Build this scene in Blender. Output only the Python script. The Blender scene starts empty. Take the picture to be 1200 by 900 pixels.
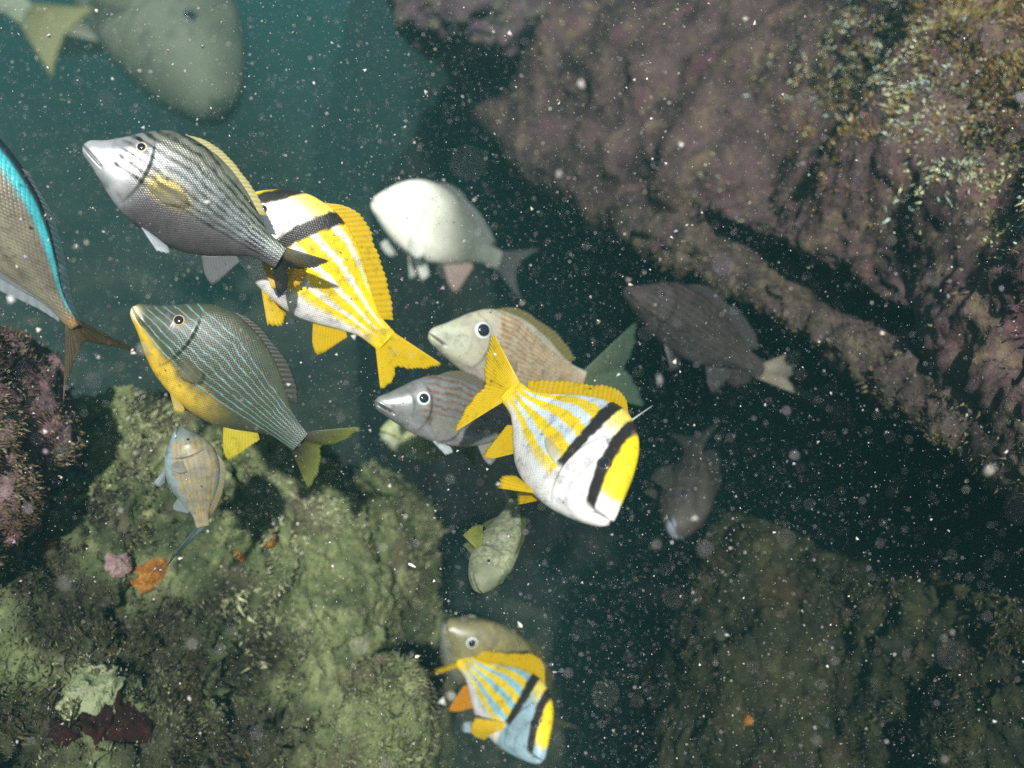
import bpy, math, random
import numpy as np
from mathutils import Vector, Matrix
from mathutils.bvhtree import BVHTree

random.seed(7)
RNG = np.random.default_rng(11)
scene = bpy.context.scene
COL = scene.collection

# ------------------------------------------------------------------ camera
PITCH = math.radians(-28)
F = np.array([0.0, math.cos(PITCH), math.sin(PITCH)])
U = np.array([0.0, -math.sin(PITCH), math.cos(PITCH)])
R = np.array([1.0, 0.0, 0.0])
FPX = 600 / math.tan(math.radians(30))
cam_d = bpy.data.cameras.new("camera")
cam = bpy.data.objects.new("camera", cam_d)
COL.objects.link(cam)
cam.rotation_euler = (math.radians(90) + PITCH, 0, 0)
cam_d.sensor_width = 36
cam_d.lens = 18 / math.tan(math.radians(30))
cam_d.clip_start = 0.02
cam_d.clip_end = 500
cam_d.dof.use_dof = True
cam_d.dof.focus_distance = 0.98
cam_d.dof.aperture_fstop = 2.6
scene.camera = cam

# ------------------------------------------------------------------ light
S_CAM = np.array([0.05, 0.24, -0.97])          # towards the sun, in right / up / forward terms
S = R * S_CAM[0] + U * S_CAM[1] + F * S_CAM[2]
S /= np.linalg.norm(S)
ELEV = math.asin(S[2])
AZ = math.atan2(S[0], S[1])
sun_d = bpy.data.lights.new("sun", 'SUN')
sun_d.energy = 5.0
sun_d.angle = math.radians(1.5)
sun_d.color = (1.0, 0.98, 0.94)
sun = bpy.data.objects.new("sun", sun_d)
sun.rotation_euler = Vector(S).to_track_quat('Z', 'Y').to_euler()
COL.objects.link(sun)
world = bpy.data.worlds.new("World")
scene.world = world
world.use_nodes = True
wn = world.node_tree.nodes
wl = world.node_tree.links
sky = wn.new("ShaderNodeTexSky")
sky.sky_type = 'NISHITA'
sky.sun_disc = False
sky.sun_elevation = ELEV
sky.sun_rotation = AZ
wl.new(sky.outputs[0], wn["Background"].inputs[0])
wn["Background"].inputs[1].default_value = 0.06
scene.view_settings.view_transform = 'Standard'
scene.view_settings.look = 'None'
scene.view_settings.gamma = 1
scene.view_settings.exposure = 1.28
scene.cycles.max_bounces = 5
scene.cycles.diffuse_bounces = 2
scene.cycles.glossy_bounces = 2
scene.cycles.transmission_bounces = 2
scene.cycles.transparent_max_bounces = 8
scene.cycles.volume_bounces = 0
scene.cycles.use_denoising = False


# ------------------------------------------------------------------ helpers
def at(px, py, d):
    return R * ((px - 600) / FPX * d) + U * ((450 - py) / FPX * d) + F * d


def nrm(v):
    return v / (np.linalg.norm(v, axis=-1, keepdims=True) + 1e-12)


def sst(a, b, x):
    t = np.clip((x - a) / (b - a), 0, 1)
    return t * t * (3 - 2 * t)


def hsh(ix, iy, iz, seed):
    h = (ix * 374761393 + iy * 668265263 + iz * 2147483647 + seed * 974634777) & 0xFFFFFFFF
    h = ((h ^ (h >> 13)) * 1274126177) & 0xFFFFFFFF
    h = (h ^ (h >> 16))
    return (h & 0xFFFF) / 65535.0 * 2 - 1


def noise(P, seed=0):
    P = np.asarray(P, float)
    i = np.floor(P).astype(np.int64)
    f = P - i
    w = f * f * f * (f * (f * 6 - 15) + 10)
    out = 0
    for dx in (0, 1):
        for dy in (0, 1):
            for dz in (0, 1):
                ww = (w[:, 0] if dx else 1 - w[:, 0]) * (w[:, 1] if dy else 1 - w[:, 1]) * (w[:, 2] if dz else 1 - w[:, 2])
                out = out + ww * hsh(i[:, 0] + dx, i[:, 1] + dy, i[:, 2] + dz, seed)
    return out


def fbm(P, octaves=4, seed=0, gain=0.5):
    a, s, o = 1.0, 0.0, 0
    for k in range(octaves):
        o = o + a * noise(P * 2 ** k + 17.3 * k, seed + k)
        s += a
        a *= gain
    return o / s


def curve(x, xs, ys):
    """smooth (monotone cubic) interpolation"""
    xs = np.asarray(xs, float)
    ys = np.asarray(ys, float)
    h = np.diff(xs)
    dl = np.diff(ys) / h
    m = np.zeros(len(xs))
    m[1:-1] = np.where(dl[:-1] * dl[1:] > 0, 2 * dl[:-1] * dl[1:] / (dl[:-1] + dl[1:] + 1e-12), 0)
    m[0], m[-1] = dl[0], dl[-1]
    x = np.clip(x, xs[0], xs[-1])
    k = np.clip(np.searchsorted(xs, x) - 1, 0, len(xs) - 2)
    t = (x - xs[k]) / h[k]
    return ((2 * t**3 - 3 * t**2 + 1) * ys[k] + (t**3 - 2 * t**2 + t) * h[k] * m[k]
            + (-2 * t**3 + 3 * t**2) * ys[k + 1] + (t**3 - t**2) * h[k] * m[k + 1])


def link(name, me, mat=None, parent=None):
    o = bpy.data.objects.new(name, me)
    COL.objects.link(o)
    if mat:
        me.materials.append(mat)
    if parent:
        o.parent = parent
    return o


def mesh(name, V, faces, mat=None, parent=None, cols=None, uvs=None, smooth=True):
    """faces: (n,3) or (n,4) int array, or list of such arrays"""
    if not isinstance(faces, list):
        faces = [faces]
    faces = [np.asarray(f, np.int32) for f in faces if len(f)]
    me = bpy.data.meshes.new(name)
    V = np.asarray(V, np.float32)
    me.vertices.add(len(V))
    me.vertices.foreach_set('co', V.ravel())
    loops = np.concatenate([f.ravel() for f in faces])
    tot = np.concatenate([np.full(len(f), f.shape[1], np.int32) for f in faces])
    me.loops.add(len(loops))
    me.loops.foreach_set('vertex_index', loops)
    me.polygons.add(len(tot))
    me.polygons.foreach_set('loop_start', np.concatenate([[0], np.cumsum(tot)[:-1]]).astype(np.int32))
    me.polygons.foreach_set('loop_total', tot)
    me.polygons.foreach_set('use_smooth', np.full(len(tot), smooth))
    me.update(calc_edges=True)
    me.validate()
    if cols is not None:
        c = np.ones((len(V), 4), np.float32)
        c[:, :cols.shape[1]] = cols
        at_ = me.color_attributes.new('Col', 'FLOAT_COLOR', 'POINT')
        at_.data.foreach_set('color', np.clip(c, 0, 1).ravel())
    if uvs is not None:
        uv = me.uv_layers.new(name='UVMap')
        uv.data.foreach_set('uv', np.asarray(uvs, np.float32)[loops].ravel())
    return link(name, me, mat, parent)


def grid_faces(n, m, wrap=False, off=0):
    i, j = np.meshgrid(np.arange(n - 1), np.arange(m if wrap else m - 1), indexing='ij')
    j2 = (j + 1) % m
    return np.stack([i * m + j, i * m + j2, (i + 1) * m + j2, (i + 1) * m + j], -1).reshape(-1, 4) + off


def tag(o, label=None, cat=None, group=None, kind=None):
    if label: o['label'] = label
    if cat: o['category'] = cat
    if group: o['group'] = group
    if kind: o['kind'] = kind
    return o


# ------------------------------------------------------------------ materials
def newmat(name):
    m = bpy.data.materials.new(name)
    m.use_nodes = True
    nt = m.node_tree
    return m, nt.nodes, nt.links, nt.nodes["Principled BSDF"]


def mixc(n, l, fac, a, b, blend='MIX'):
    x = n.new("ShaderNodeMix")
    x.data_type = 'RGBA'
    x.blend_type = blend
    for sock, v in ((x.inputs['Factor'], fac), (x.inputs['A'], a), (x.inputs['B'], b)):
        if hasattr(v, 'node'):
            l.new(v, sock)
        elif isinstance(v, (int, float)):
            sock.default_value = v
        else:
            sock.default_value = (*v, 1)
    return x.outputs['Result']


def mmath(n, l, op, a, b=0.0):
    x = n.new("ShaderNodeMath")
    x.operation = op
    for k, v in ((0, a), (1, b)):
        if hasattr(v, 'node'):
            l.new(v, x.inputs[k])
        else:
            x.inputs[k].default_value = v
    return x.outputs[0]


def tnoise(n, l, vec, scale, detail=5, rough=0.6):
    x = n.new("ShaderNodeTexNoise")
    x.inputs['Scale'].default_value = scale
    x.inputs['Detail'].default_value = detail
    x.inputs['Roughness'].default_value = rough
    l.new(vec, x.inputs['Vector'])
    return x.outputs['Fac']


def ramp(n, l, fac, lo, hi):
    x = n.new("ShaderNodeMapRange")
    x.interpolation_type = 'SMOOTHSTEP'
    l.new(fac, x.inputs[0])
    x.inputs[1].default_value = lo
    x.inputs[2].default_value = hi
    return x.outputs[0]


def skin_material(name, rough=0.4, scales=1.0, coat=0.12, metal=0.0, mottle=1.0, spec=0.45):
    m, n, l, b = newmat(name)
    a = n.new("ShaderNodeVertexColor")
    a.layer_name = 'Col'
    uv = n.new("ShaderNodeUVMap")
    mp = n.new("ShaderNodeMapping")
    mp.inputs['Rotation'].default_value = (0, 0, math.radians(45))
    l.new(uv.outputs[0], mp.inputs[0])
    vo = n.new("ShaderNodeTexVoronoi")
    vo.voronoi_dimensions = '2D'
    vo.inputs['Scale'].default_value = 1.0
    vo.inputs['Randomness'].default_value = 0.25
    l.new(mp.outputs[0], vo.inputs['Vector'])
    edge = ramp(n, l, vo.outputs['Distance'], 0.25, 0.75)
    k = mmath(n, l, 'MULTIPLY', edge, a.outputs['Alpha'])
    k = mmath(n, l, 'MULTIPLY', k, scales)
    tc = n.new("ShaderNodeTexCoord")
    g = tnoise(n, l, tc.outputs['Object'], 90, 4)
    g2 = tnoise(n, l, tc.outputs['Object'], 22, 3)
    c = mixc(n, l, mmath(n, l, 'MULTIPLY', k, 0.3), a.outputs['Color'], (0.02, 0.02, 0.02))
    c = mixc(n, l, mmath(n, l, 'MULTIPLY', ramp(n, l, g, 0.48, 0.72), 0.38 * mottle), c, (0.03, 0.03, 0.03))
    c = mixc(n, l, mmath(n, l, 'MULTIPLY', ramp(n, l, g2, 0.48, 0.75), 0.26 * mottle), c, (0.06, 0.06, 0.055))
    l.new(c, b.inputs['Base Color'])
    b.inputs['Roughness'].default_value = rough
    b.inputs['Specular IOR Level'].default_value = spec
    b.inputs['Coat Weight'].default_value = coat
    b.inputs['Coat Roughness'].default_value = 0.25
    b.inputs['Metallic'].default_value = metal
    bp = n.new("ShaderNodeBump")
    bp.inputs['Strength'].default_value = 0.35
    bp.inputs['Distance'].default_value = 0.0008
    h = mmath(n, l, 'SUBTRACT', mmath(n, l, 'MULTIPLY', g, 0.6), k)
    l.new(h, bp.inputs['Height'])
    l.new(bp.outputs[0], b.inputs['Normal'])
    return m


def fin_material(name, see=0.15):
    m, n, l, b = newmat(name)
    a = n.new("ShaderNodeVertexColor")
    a.layer_name = 'Col'
    tc = n.new("ShaderNodeTexCoord")
    g = tnoise(n, l, tc.outputs['Object'], 120, 4)
    c = mixc(n, l, mmath(n, l, 'MULTIPLY', ramp(n, l, g, 0.5, 0.75), 0.3), a.outputs['Color'], (0.03, 0.03, 0.02))
    l.new(c, b.inputs['Base Color'])
    b.inputs['Roughness'].default_value = 0.45
    tr = n.new("ShaderNodeBsdfTranslucent")
    l.new(c, tr.inputs[0])
    mx = n.new("ShaderNodeMixShader")
    mx.inputs[0].default_value = 0.4
    l.new(b.outputs[0], mx.inputs[1])
    l.new(tr.outputs[0], mx.inputs[2])
    tp = n.new("ShaderNodeBsdfTransparent")
    m2 = n.new("ShaderNodeMixShader")
    m2.inputs[0].default_value = see
    l.new(mx.outputs[0], m2.inputs[1])
    l.new(tp.outputs[0], m2.inputs[2])
    l.new(m2.outputs[0], n["Material Output"].inputs[0])
    return m


def plain(name, col, rough=0.5, coat=0.0, spec=0.5):
    m, n, l, b = newmat(name)
    tc = n.new("ShaderNodeTexCoord")
    g = tnoise(n, l, tc.outputs['Object'], 200, 3)
    c = mixc(n, l, g, [v * 0.8 for v in col], [min(1, v * 1.15) for v in col])
    l.new(c, b.inputs['Base Color'])
    b.inputs['Roughness'].default_value = rough
    b.inputs['Coat Weight'].default_value = coat
    b.inputs['Specular IOR Level'].default_value = spec
    return m


def rock_material(name, dark, mid, light, accent, acc_at=0.6, scale=1.0, pale=(0.3, 0.29, 0.22), zone=None):
    m, n, l, b = newmat(name)
    tc = n.new("ShaderNodeTexCoord")
    v = tc.outputs['Object']
    n1 = tnoise(n, l, v, 5 * scale, 6, 0.65)
    n2 = tnoise(n, l, v, 17 * scale, 6, 0.7)
    n3 = tnoise(n, l, v, 70 * scale, 5, 0.7)
    n4 = tnoise(n, l, v, 9 * scale + 3.1, 5, 0.6)
    c = mixc(n, l, ramp(n, l, n1, 0.35, 0.62), dark, mid)
    c = mixc(n, l, ramp(n, l, n2, 0.48, 0.68), c, light)
    c = mixc(n, l, mmath(n, l, 'MULTIPLY', ramp(n, l, n4, acc_at - 0.07, acc_at + 0.07), 0.8), c, accent)
    c = mixc(n, l, mmath(n, l, 'MULTIPLY', ramp(n, l, n3, 0.52, 0.72), 0.75), c, [x * 0.35 for x in dark])
    n5 = tnoise(n, l, v, 120 * scale, 4, 0.7)
    c = mixc(n, l, mmath(n, l, 'MULTIPLY', ramp(n, l, n5, 0.6, 0.75), 0.6), c, pale)
    if zone is not None:  # dark zone tone carries painted falloff into the base colour
        a = n.new("ShaderNodeVertexColor")
        a.layer_name = 'Col'
        sp = n.new("ShaderNodeSeparateColor")
        l.new(a.outputs['Color'], sp.inputs[0])
        zf = mmath(n, l, 'ADD', sp.outputs[0], mmath(n, l, 'MULTIPLY', mmath(n, l, 'SUBTRACT', n2, 0.5), 1.2))
        c = mixc(n, l, mmath(n, l, 'MULTIPLY', ramp(n, l, zf, 0.3, 0.75), 0.88), c, mixc(n, l, ramp(n, l, n3, 0.45, 0.65), zone, [x * 2.6 for x in zone]))
    l.new(c, b.inputs['Base Color'])
    b.inputs['Roughness'].default_value = 0.9
    b.inputs['Specular IOR Level'].default_value = 0.15
    bp = n.new("ShaderNodeBump")
    bp.inputs['Strength'].default_value = 0.8
    bp.inputs['Distance'].default_value = 0.006
    h = mmath(n, l, 'ADD', n3, mmath(n, l, 'MULTIPLY', n2, 1.5))
    l.new(h, bp.inputs['Height'])
    l.new(bp.outputs[0], b.inputs['Normal'])
    return m


def attr_material(name, rough=0.8):
    m, n, l, b = newmat(name)
    a = n.new("ShaderNodeVertexColor")
    a.layer_name = 'Col'
    tc = n.new("ShaderNodeTexCoord")
    g = tnoise(n, l, tc.outputs['Object'], 60, 3)
    c = mixc(n, l, mmath(n, l, 'MULTIPLY', g, 0.3), a.outputs['Color'], (0.03, 0.03, 0.02))
    l.new(c, b.inputs['Base Color'])
    b.inputs['Roughness'].default_value = rough
    b.inputs['Specular IOR Level'].default_value = 0.2
    return m


M_SKIN = skin_material("fish_skin")
M_SILVER = skin_material("silver_fish_skin", rough=0.38, scales=0.8, coat=0.15, metal=0.4)
M_DULL = skin_material("dull_fish_skin", rough=0.65, scales=0.6, coat=0.0, spec=0.2)
M_SOFT = skin_material("smooth_fish_skin", rough=0.5, scales=0.35, coat=0.15, mottle=0.25)
M_FIN = fin_material("fin_membrane", 0.22)
M_FINCLEAR = fin_material("thin_fin_membrane", 0.66)
M_IRIS = attr_material("eye_iris", 0.25)
M_PUPIL = plain("eye_pupil", (0.012, 0.014, 0.02), 0.08, 0.6)
M_BLADE = attr_material("algae_blade")
M_SNOW = plain("suspended_matter", (0.85, 0.82, 0.78), 0.7)

M_ROCK_A = rock_material("overhang_rock", (0.024, 0.016, 0.017), (0.08, 0.052, 0.05), (0.125, 0.092, 0.058), (0.09, 0.042, 0.048), 0.6, 1.0, (0.24, 0.22, 0.16))
M_ROCK_B = rock_material("ledge_rock", (0.03, 0.022, 0.02), (0.07, 0.054, 0.045), (0.1, 0.08, 0.055), (0.08, 0.044, 0.045), 0.62, 1.3, (0.22, 0.2, 0.15))
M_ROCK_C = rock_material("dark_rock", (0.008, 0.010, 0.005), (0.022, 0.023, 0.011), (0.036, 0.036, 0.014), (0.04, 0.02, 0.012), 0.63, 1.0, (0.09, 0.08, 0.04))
M_ROCK_K = rock_material("shade_toned_rock", (0.006, 0.008, 0.006), (0.014, 0.015, 0.01), (0.022, 0.02, 0.014), (0.02, 0.012, 0.01), 0.6, 1.0, (0.03, 0.03, 0.02))  # near-black tone puts the hollow's shade into the rock colour
M_ROCK_D = rock_material("turf_rock", (0.036, 0.05, 0.022), (0.118, 0.145, 0.06), (0.205, 0.23, 0.105), (0.07, 0.055, 0.036), 0.6, 1.1, (0.3, 0.31, 0.18), (0.014, 0.014, 0.008))
M_ROCK_E = rock_material("pink_rock", (0.06, 0.035, 0.04), (0.17, 0.11, 0.11), (0.24, 0.18, 0.16), (0.22, 0.11, 0.13), 0.55, 1.6)
M_ROCK_P = rock_material("mauve_rock", (0.035, 0.025, 0.03), (0.085, 0.06, 0.07), (0.1, 0.1, 0.06), (0.11, 0.06, 0.07), 0.58, 1.0)
M_SAND = rock_material("seabed_sand", (0.02, 0.025, 0.018), (0.05, 0.055, 0.035), (0.08, 0.08, 0.055), (0.03, 0.035, 0.02), 0.6, 0.35)

# ------------------------------------------------------------------ rocks
ROCKS = {}
# flash falloff and hollow shade painted dark on the boulder, plus an algae tuft
ZONES = {"turf_boulder": [(300, 780, 62), (310, 870, 80), (190, 745, 75), (110, 735, 80), (50, 690, 75), (40, 880, 80), (200, 880, 70), (92, 525, 20), (195, 480, 24), (250, 690, 45), (20, 610, 45)]}


def vnormals(V, Fc):
    n = np.zeros_like(V)
    a, b, c, d = (V[Fc[:, k]] for k in range(4))
    fn = np.cross(c - a, d - b)
    for k in range(4):
        np.add.at(n, Fc[:, k], fn)
    return nrm(n)


def roughen(V, Fc, amps, seed, pits=()):
    for (fr, am, oc) in amps:
        n = vnormals(V, Fc)
        q = fbm(V * fr, oc, seed)
        seed += 9
        V = V + n * (am * q)[:, None]
    n = vnormals(V, Fc)
    D = V @ F
    px = 600 + FPX * (V @ R) / D
    py = 450 - FPX * (V @ U) / D
    for (x, y, r, am) in pits:
        dd = np.hypot(px - x, py - y)
        near = np.where(dd < max(r * 0.4, 6))[0]
        if len(near) == 0:
            continue
        c = V[near[np.argmin(D[near])]]
        rad = r / FPX * (c @ F)
        dist = np.linalg.norm(V - c + 0.25 * rad * np.stack([fbm(V * 25, 2, 3), fbm(V * 25, 2, 5), fbm(V * 25, 2, 8)], -1), axis=1)
        V = V - n * (am * np.exp(-(dist / rad) ** 2))[:, None]
    # small pits everywhere
    q = noise(V * 38, seed + 3)
    V = V - n * (0.007 * sst(0.35, 0.7, q))[:, None]
    return V


def cr(P, t):
    """closed Catmull-Rom through P (k,3) at parameters t in [0,k)"""
    k = len(P)
    i = np.floor(t).astype(int)
    f = (t - i)[:, None]
    p0, p1, p2, p3 = P[(i - 1) % k], P[i % k], P[(i + 1) % k], P[(i + 2) % k]
    return 0.5 * (2 * p1 + (p2 - p0) * f + (2 * p0 - 5 * p1 + 4 * p2 - p3) * f**2 + (3 * p1 - p0 - 3 * p2 + p3) * f**3)


def cro(P, t):
    P = np.concatenate([[2 * P[0] - P[1]], P, [2 * P[-1] - P[-2]]])
    t = np.minimum(t, len(P) - 3 - 1e-6) + 1
    return cr(P, t)


def finish_rock(name, V, Fc, mat, seed, amps, pits, label, extra=None):
    Vd = roughen(V, Fc, amps, seed, pits)
    zc = None
    if name in ZONES:
        D = Vd @ F
        qx = 600 + FPX * (Vd @ R) / D + 45 * fbm(Vd * 9, 3, 41)
        qy = 450 - FPX * (Vd @ U) / D + 45 * fbm(Vd * 9, 3, 47)
        z = np.zeros(len(Vd))
        for (x, y, r) in ZONES[name]:
            z = np.maximum(z, np.exp(-((qx - x) ** 2 + (qy - y) ** 2) / r ** 2))
        zc = np.repeat(z[:, None], 3, 1)
    elif mat.name == 'turf_rock':
        zc = np.zeros((len(Vd), 3))
    o = mesh(name, Vd, Fc, mat, None, zc)
    tag(o, label, 'rock')
    ROCKS.setdefault(name, []).append((o, Vd, Fc))
    return o, Vd, Fc


def loft_rock(name, sections, nu, nv, mat, seed, amps, pits, label):
    C = np.array(sections)                        # (stations, k, 3)
    ns, k, _ = C.shape
    tv = np.linspace(0, k, nv, endpoint=False)
    loops = np.array([cr(C[s], tv) for s in range(ns)])
    tu = np.linspace(0, ns - 1, nu)
    V = np.array([cro(loops[:, j], tu) for j in range(nv)]).transpose(1, 0, 2)
    # close both ends with shrinking rings
    caps0, caps1 = [], []
    for q in (0.98, 0.9, 0.75, 0.5, 0.2):
        bulge = 0.25 * math.sqrt(1 - q * q)
        c0, c1 = V[0].mean(0), V[-1].mean(0)
        d0 = nrm(c0 - V[min(6, nu - 1)].mean(0)) * np.linalg.norm(V[0] - c0, axis=1).mean()
        d1 = nrm(c1 - V[-7].mean(0)) * np.linalg.norm(V[-1] - c1, axis=1).mean()
        caps0.insert(0, c0 + (V[0] - c0) * q + d0 * bulge)
        caps1.append(c1 + (V[-1] - c1) * q + d1 * bulge)
    V = np.concatenate([np.array(caps0), V, np.array(caps1)])
    n_, m_ = V.shape[:2]
    V = V.reshape(-1, 3)
    Fc = grid_faces(n_, m_, True)
    ring = V[:, :]
    # orient outward
    cen = V.mean(0)
    nn = vnormals(V, Fc)
    if np.sum(np.einsum('ij,ij->i', nn, V - cen)) < 0:
        Fc = Fc[:, ::-1]
    return finish_rock(name, V, Fc, mat, seed, amps, pits, label)


def blob_rock(name, c, rad, nu, nv, mat, seed, amps, pits, label, tilt=0.0):
    """rad in right / up / forward"""
    th = np.linspace(0.02, math.pi - 0.02, nu)
    ph = np.linspace(0, 2 * math.pi, nv, endpoint=False)
    T, Pp = np.meshgrid(th, ph, indexing='ij')
    x, y, z = np.sin(T) * np.cos(Pp), np.cos(T), np.sin(T) * np.sin(Pp)
    x, y, z = (np.sign(q) * np.abs(q) ** 0.85 for q in (x, y, z))
    x, y = x * rad[0], y * rad[1]
    ct, st = math.cos(tilt), math.sin(tilt)
    x, y = x * ct - y * st, x * st + y * ct
    V = np.asarray(c) + x[..., None] * R + y[..., None] * U + (z * rad[2])[..., None] * F
    V = V.reshape(-1, 3)
    Fc = grid_faces(nu, nv, True)
    nn = vnormals(V, Fc)
    if np.sum(np.einsum('ij,ij->i', nn, V - V.mean(0))) < 0:
        Fc = Fc[:, ::-1]
    return finish_rock(name, V, Fc, mat, seed, amps, pits, label)


def sec(p, offs, e1, sc=1.0):
    b = at(*p)
    return [b + (e1[0] * R + e1[1] * U) * (a * sc) + F * (d * sc) for a, d in offs]


AMP = [(2.2, 0.12, 3), (6, 0.035, 3), (18, 0.013, 3), (60, 0.007, 3)]
AMPS = [(4, 0.06, 3), (10, 0.03, 3), (28, 0.015, 3), (70, 0.007, 2)]

# the great overhanging rock, upper right
lipA = [(470, 0, 3.7), (550, 130, 3.05), (645, 215, 2.55), (765, 272, 2.08), (850, 290, 1.8), (915, 290, 1.6), (1000, 345, 1.45), (1110, 405, 1.27), (1205, 472, 1.12), (1345, 570, 1.02), (1500, 680, 1.06), (1700, 820, 1.1)]  # stations past the right edge are unseen, added to shade the hollow
offA = [(0, 0), (0.09, -0.075), (0.32, -0.10), (0.7, -0.02), (1.5, 0.2), (1.5, 1.2), (1.0, 1.5), (0.42, 0.95), (0.15, 0.28)]
e1 = np.array([0.5, 0.86])
oA, VA, FA = loft_rock("overhang_rock", [sec(p, offA, e1, 0.55 + 0.35 * p[2]) for p in lipA], 420, 400, M_ROCK_A, 21, AMP,
                       [(1185, 375, 50, 0.12), (1180, 70, 50, 0.08), (640, 120, 40, 0.06), (705, 85, 30, 0.05), (735, 210, 28, 0.05)],
                       "huge purple brown overhanging rock filling the upper right")
# the thin ledge below it
lipB = [(730, 275, 1.98), (810, 312, 1.78), (880, 352, 1.58), (1000, 432, 1.37), (1120, 504, 1.17), (1200, 562, 1.04), (1330, 655, 0.9)]
offB = [(0, 0), (0.018, -0.022), (0.042, -0.012), (0.075, 0.08), (0.34, 0.5), (0.36, 0.7), (0.22, 0.5), (0.06, 0.15)]
loft_rock("rock_ledge", [sec(p, offB, e1, 1.0) for p in lipB], 360, 130, M_ROCK_B, 44, [(3.5, 0.045, 3), (11, 0.028, 3), (28, 0.014, 3), (60, 0.006, 3)], [],
          "narrow brown rock ledge running below the big overhang")
# lower right rock
topC = [(790, 790, 1.62), (822, 700, 1.64), (866, 632, 1.64), (930, 642, 1.58), (1000, 672, 1.45), (1090, 668, 1.31), (1200, 705, 1.18), (1380, 740, 1.05)]
offC = [(0, 0), (-0.07, -0.09), (-0.27, -0.22), (-0.55, -0.33), (-1.0, -0.4), (-1.1, 0.7), (-0.35, 0.65), (-0.05, 0.3)]
up = np.array([0.0, 1.0])
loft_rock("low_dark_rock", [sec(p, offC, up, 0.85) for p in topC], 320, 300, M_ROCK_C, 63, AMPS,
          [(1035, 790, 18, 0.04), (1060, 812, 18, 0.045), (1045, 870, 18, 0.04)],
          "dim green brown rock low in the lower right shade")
# lower left boulder
topD = [(-190, 500, 1.2), (0, 480, 1.3), (90, 474, 1.36), (165, 462, 1.42), (245, 468, 1.46), (320, 512, 1.5), (390, 570, 1.53), (440, 640, 1.52), (462, 730, 1.5)]
offD = [(0, 0), (-0.075, -0.09), (-0.22, -0.17), (-0.45, -0.3), (-0.9, -0.4), (-1.0, 0.7), (-0.3, 0.6), (-0.05, 0.28)]
loft_rock("turf_boulder", [sec(p, offD, up) for p in topD], 360, 360, M_ROCK_D, 82, AMPS,
          [(92, 525, 16, 0.05), (190, 755, 55, 0.08), (300, 800, 50, 0.06), (340, 850, 50, 0.06), (30, 870, 30, 0.06), (150, 850, 40, 0.05)],
          "big green turf covered boulder under the yellow bellied grunt")
blob_rock("pink_rock", at(-25, 520, 1.12), (0.085, 0.15, 0.14), 150, 200, M_ROCK_E, 5, [(7, 0.04, 3), (18, 0.02, 3), (60, 0.008, 3)], [(20, 400, 14, 0.03)],
          "pinkish brown rock at the left edge beneath the jack", 0.1)
blob_rock("pale_knob_rock", at(452, 862, 1.3), (0.062, 0.125, 0.09), 140, 160, M_ROCK_D, 13, [(9, 0.03, 3), (20, 0.018, 3), (60, 0.008, 3)], [(425, 800, 10, .02)],
          "pale knobbly rock left of the lowest black barred fish")
blob_rock("hazy_rock", at(425, 672, 1.72), (0.135, 0.19, 0.2), 130, 150, M_ROCK_D, 31, [(5, 0.06, 3), (14, 0.03, 3), (45, 0.01, 3)], [],
          "hazy green rock behind the boulder, near the bottom centre", 0.2)
blob_rock("distant_purple_rock", at(548, 5, 2.7), (0.23, 0.18, 0.2), 120, 150, M_ROCK_P, 71, [(5, 0.06, 3), (14, 0.03, 3), (45, 0.01, 3)], [],
          "faint purple rock at the top centre edge")
blob_rock("cave_back_rock", at(1060, 440, 5.6), (3.4, 2.7, 2.3), 220, 300, M_ROCK_K, 91, AMP, [],  # wall widened leftwards to darken the water behind the fish
          "rock wall at the back of the hollow, its shade painted in as black")

blob_rock("added_gap_rock", at(1210, 610, 2.15), (0.42, 0.24, 0.3), 120, 150, M_ROCK_K, 17, AMPS, [],  # added to block the bright lit water under the overhang
          "added black rock covering the bright gap between the overhang and the lower right rock")
blob_rock("added_far_rock", at(760, 420, 10.5), (4.4, 5.0, 2.0), 120, 160, M_ROCK_K, 57, [(0.7, 0.9, 4), (2.5, 0.3, 3)], [],  # added backdrop, gives the water a gradual darkening
          "farthest rock, added to darken the water behind the pale fish")

# seabed
gx = np.concatenate([-np.geomspace(90, 5, 40)[:-1], np.linspace(-5, 5, 160), np.geomspace(5, 90, 40)[1:]])
gy = np.concatenate([np.linspace(-6, 9, 220), np.geomspace(9, 120, 50)[1:]])
X, Y = np.meshgrid(gx, gy, indexing='ij')
Vs = np.stack([X, Y, np.zeros_like(X)], -1).reshape(-1, 3)
Vs[:, 2] = -2.75 + 0.35 * fbm(Vs * 0.5, 4, 2) + 0.12 * fbm(Vs * 2.0, 4, 6)
o = mesh("seabed", Vs, grid_faces(len(gx), len(gy))[:, ::-1], M_SAND)
tag(o, kind='structure')


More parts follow.
